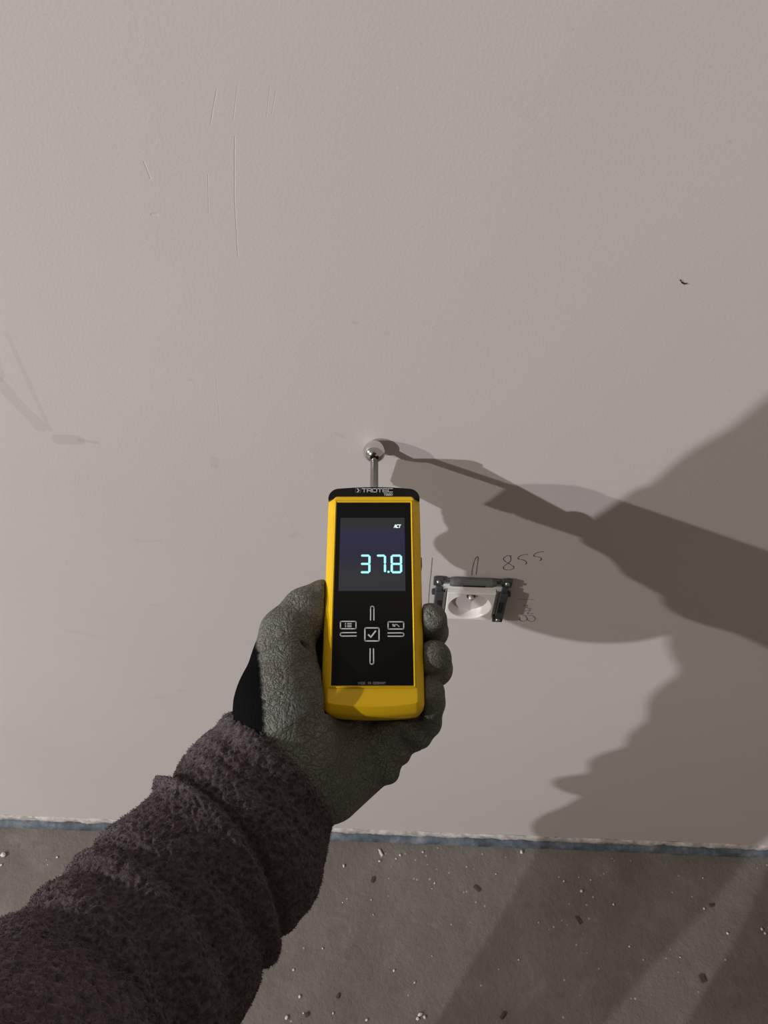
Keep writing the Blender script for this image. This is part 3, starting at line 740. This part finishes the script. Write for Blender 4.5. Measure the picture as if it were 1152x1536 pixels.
# loose fibres
rng = np.random.default_rng(5)
NP = 70000
fr = rng.uniform(8.5, NR - 2, NP); ft = rng.integers(0, NT_, NP); fi = fr.astype(int)
base_ = flat[fi * NT_ + ft]; nn = fn[fi * NT_ + ft]
tan = np.cross(nn, rng.normal(size=(NP, 3))); tan /= np.linalg.norm(tan, axis=1)[:, None] + 1e-9
sd = np.cross(nn, tan); L = rng.uniform(.7, 1.7, NP)[:, None]; wdt = rng.uniform(.09, .17, NP)[:, None]
p1 = base_ + nn * L * .55 + tan * L * .3; p2 = base_ + nn * L * .70 + tan * L * .9
b0_ = base_ - nn * .3
vv = np.stack([b0_ - sd * wdt, b0_ + sd * wdt, p1 - sd * wdt, p1 + sd * wdt, p2 - sd * wdt * .4, p2 + sd * wdt * .4], 1).reshape(-1, 3)
k6 = np.arange(NP)[:, None] * 6
ff = np.concatenate([k6 + np.array([[0, 1, 3, 2]]), k6 + np.array([[2, 3, 5, 4]])])
np_mesh('fleece_pile', cam_to_world(vv), ff, m_fleece, sleeve, kind='stuff')

# ------------------------------------------------------------------ the photographer's body (outside the frame; it throws the large shadow)
def w(x, h, z): return np.array((x, -h, z))     # millimetres: right of camera, out from the wall, above the floor
el = np.array(cam_to_world(AP[-1:])[0]) * 1000
def sd_body(P):
    sh = w(-205, 690, 1420)
    d = sd_cap(P, el, el + (sh - el) * .12, 56, 60)
    d = smin(d, sd_cap(P, el, sh, 58, 74), 20)
    # chest, belly, jacket hem
    d = smin(d, sd_cap(P, w(-120, 700, 1350), w(60, 740, 1360), 92, 95), 50)
    d = smin(d, sd_ell(P, w(-70, 680, 1190), (185, 125, 250)), 50)
    d = smin(d, sd_ell(P, w(-100, 640, 975), (222, 115, 150)), 30)
    d = smin(d, sd_ell(P, w(-90, 640, 840), (212, 115, 125)), 25)
    d = smin(d, sd_ell(P, w(-105, 640, 755), (196, 110, 90)), 22)
    d = smin(d, sd_ell(P, w(-120, 630, 680), (198, 105, 75)), 22)
    d = smin(d, sd_ell(P, w(-290, 620, 625), (58, 45, 32)), 14)
    # neck, head
    d = smin(d, sd_cap(P, w(-80, 730, 1480), w(-70, 690, 1600), 58, 55), 30)
    d = smin(d, sd_ell(P, w(-65, 650, 1665), (78, 98, 115)), 20)
    # legs, feet
    d = smin(d, sd_cap(P, w(-200, 640, 600), w(-205, 620, 440), 92, 104), 20)
    d = smin(d, sd_cap(P, w(-208, 620, 440), w(-200, 640, 300), 108, 78), 18)
    d = smin(d, sd_cap(P, w(-200, 640, 300), w(-205, 700, 60), 76, 52), 15)
    d = smin(d, sd_cap(P, w(-205, 700, 48), w(-235, 540, 40), 48, 38), 15)
    d = smin(d, sd_cap(P, w(20, 660, 640), w(100, 640, 430), 105, 100), 20)
    d = smin(d, sd_cap(P, w(100, 640, 430), w(95, 660, 300), 98, 72), 18)
    d = smin(d, sd_cap(P, w(95, 660, 300), w(90, 720, 60), 70, 52), 15)
    d = smin(d, sd_cap(P, w(90, 720, 48), w(110, 560, 40), 48, 38), 15)
    # right arm, raised towards the camera
    d = smin(d, sd_cap(P, w(80, 740, 1390), w(190, 640, 1180), 72, 58), 25)
    d = smin(d, sd_cap(P, w(190, 640, 1180), w(110, 500, 1290), 52, 36), 15)
    return d
lo, hi = (-620, -980, 2), (330, -340, 1800)
bv, bf = surface_nets(sd_body, lo, hi, 9.0)
bv = relax(bv, bf, 2)
m_cloth = mat('dark_work_clothes', (.035, .03, .03), .9, spec=.1)
T = NT(m_cloth); T.bump(T.noise(T.obj(), 60, 3, .6), .5, .004)
np_mesh('body', bv / 1000, bf, m_fleece, person, label='dark clothed body of the photographer, bending towards the wall')

# ------------------------------------------------------------------ crumbs and chips on the floor
random.seed(11)
m_crumb = mat('white_plaster_crumb', (.62, .60, .56), .9)
m_chip = mat('dark_chip', (.060, .048, .038), .8)
def crumb_mesh(seed, flat_=.6):
    r = random.Random(seed); bm = bmesh.new(); bmesh.ops.create_icosphere(bm, subdivisions=1, radius=1)
    for v in bm.verts: v.co *= r.uniform(.7, 1.15)
    for v in bm.verts: v.co.z *= flat_
    me = bpy.data.meshes.new('plaster_crumb'); bm.to_mesh(me); bm.free(); me.materials.append(m_crumb); return me
cms = [crumb_mesh(i) for i in range(5)]
crumbs = [(6, 1283, 6.5, 'on the floor at the left edge beside the wall'), (2, 1298, 2.6, 0), (86, 1286, 2.6, 0), (72, 1297, 1.4, 0), (70, 1290, 1.2, 0), (782, 1277, 4.6, 'largest plaster crumb at the wall foot'),
          (516, 1299, 3.6, 0), (600, 1283, 2.8, 0), (594, 1288, 2.0, 0), (571, 1280, 4.0, 0), (569, 1292, 3.0, 0), (634, 1278, 2.6, 0), (652, 1325, 2.4, 0), (648, 1333, 1.6, 0), (557, 1350, 1.9, 0), (744, 1311, 1.8, 0), (846, 1322, 2.4, 0), (872, 1337, 3.4, 'oval crumb'),
          (886, 1320, 1.6, 0), (868, 1316, 1.4, 0), (920, 1357, 2.6, 0), (1054, 1317, 2.0, 0), (1056, 1363, 2.4, 0), (1091, 1400, 2.8, 0), (944, 1420, 2.2, 0), (965, 1440, 1.8, 0), (778, 1440, 1.8, 0), (591, 1456, 2.4, 0),
          (622, 1474, 2.6, 0), (440, 1455, 2.4, 0), (484, 1423, 2.2, 0), (450, 1495, 3.0, 0), (430, 1527, 4.2, 0), (630, 1522, 5.0, 0), (626, 1528, 3.4, 0), (637, 1526, 3.2, 0), (500, 1520, 2.4, 0), (550, 1530, 3.0, 0), (1020, 1436, 2, 0), (1142, 1394, 3.2, 0), (1147, 1400, 2.6, 0),
          (560, 1372, 1.6, 0), (677, 1387, 1.4, 0), (808, 1384, 1.5, 0), (648, 1434, 1.4, 0), (748, 1454, 1.3, 0), (514, 1354, 1.5, 0), (455, 1520, 2.0, 0)]
ORD = ['first', 'second', 'third', 'fourth', 'fifth', 'sixth', 'seventh', 'eighth', 'ninth', 'tenth', 'eleventh', 'twelfth', 'thirteenth', 'fourteenth', 'fifteenth']
ROW = lambda v: 'along the wall foot' if v < 1302 else 'a hand short of the wall foot' if v < 1345 else 'across mid floor' if v < 1430 else 'in the lower floor band' if v < 1480 else 'at the floor\'s bottom edge'
for i, (u, v, r, _) in enumerate(crumbs):
    p = on_floor(u, v, .0); r = r / 1000 * .82
    o = bpy.data.objects.new('plaster_crumb', cms[i % 5]); o.location = (p.x, min(p.y, -r - .015), r * .45); o.scale = (r, r * random.uniform(.7, 1.1), r); o.rotation_euler.z = random.uniform(0, 6)
    if u == 571: o.scale = (r * .8, r * 2.6, r * .6)
    row = ROW(v); mates = sorted(c[0] for c in crumbs if ROW(c[1]) == row); k = mates.index(u)
    lab = 'white plaster crumb %s, %s from the left' % (row, ORD[k])
    link(o, None, lab, 'crumb', 'plaster crumbs scattered over the floor')
def chip(u, v, L, wd, rot, lab):
    p = on_floor(u, v, .0); bm = bmesh.new(); L *= .8; wd *= .75; add_box(bm, -L / 2000, L / 2000, -wd / 2000, wd / 2000, 0, .0022, .0005)
    for vv_ in bm.verts: vv_.co.x += random.uniform(-.0004, .0004); vv_.co.z = max(0, vv_.co.z + (random.uniform(-.0003, .0003) if vv_.co.z > .001 else 0))
    o = bm_obj('dark_chip', bm, m_chip, None, label=lab, cat='chip'); o.location = (p.x, p.y, 0); o.rotation_euler.z = rot
chip(715, 1333, 14, 6, -.7, 'dark brown chip on the concrete, nearest the middle of the wall foot')
chip(867, 1380, 15, 5, -1.0, 'long dark chip lying in the shadow on the concrete')
chip(754, 1523, 13, 6, .9, 'dark chip at the bottom edge of the floor')
chip(1067, 1358, 8, 6, .2, 'small dark chip beside a white crumb at the right')
chip(559, 1320, 6, 11, -.2, 'dark upright sliver on the floor near the sleeve cuff')
chip(1053, 1468, 9, 14, .3, 'wide dark flake at the lower right of the floor')
chip(460, 1522, 7, 7, .5, 'small dark chip among crumbs beside the sleeve')
chip(507, 1494, 5, 8, -.4, 'tiny dark sliver between the sleeve and the crumbs')
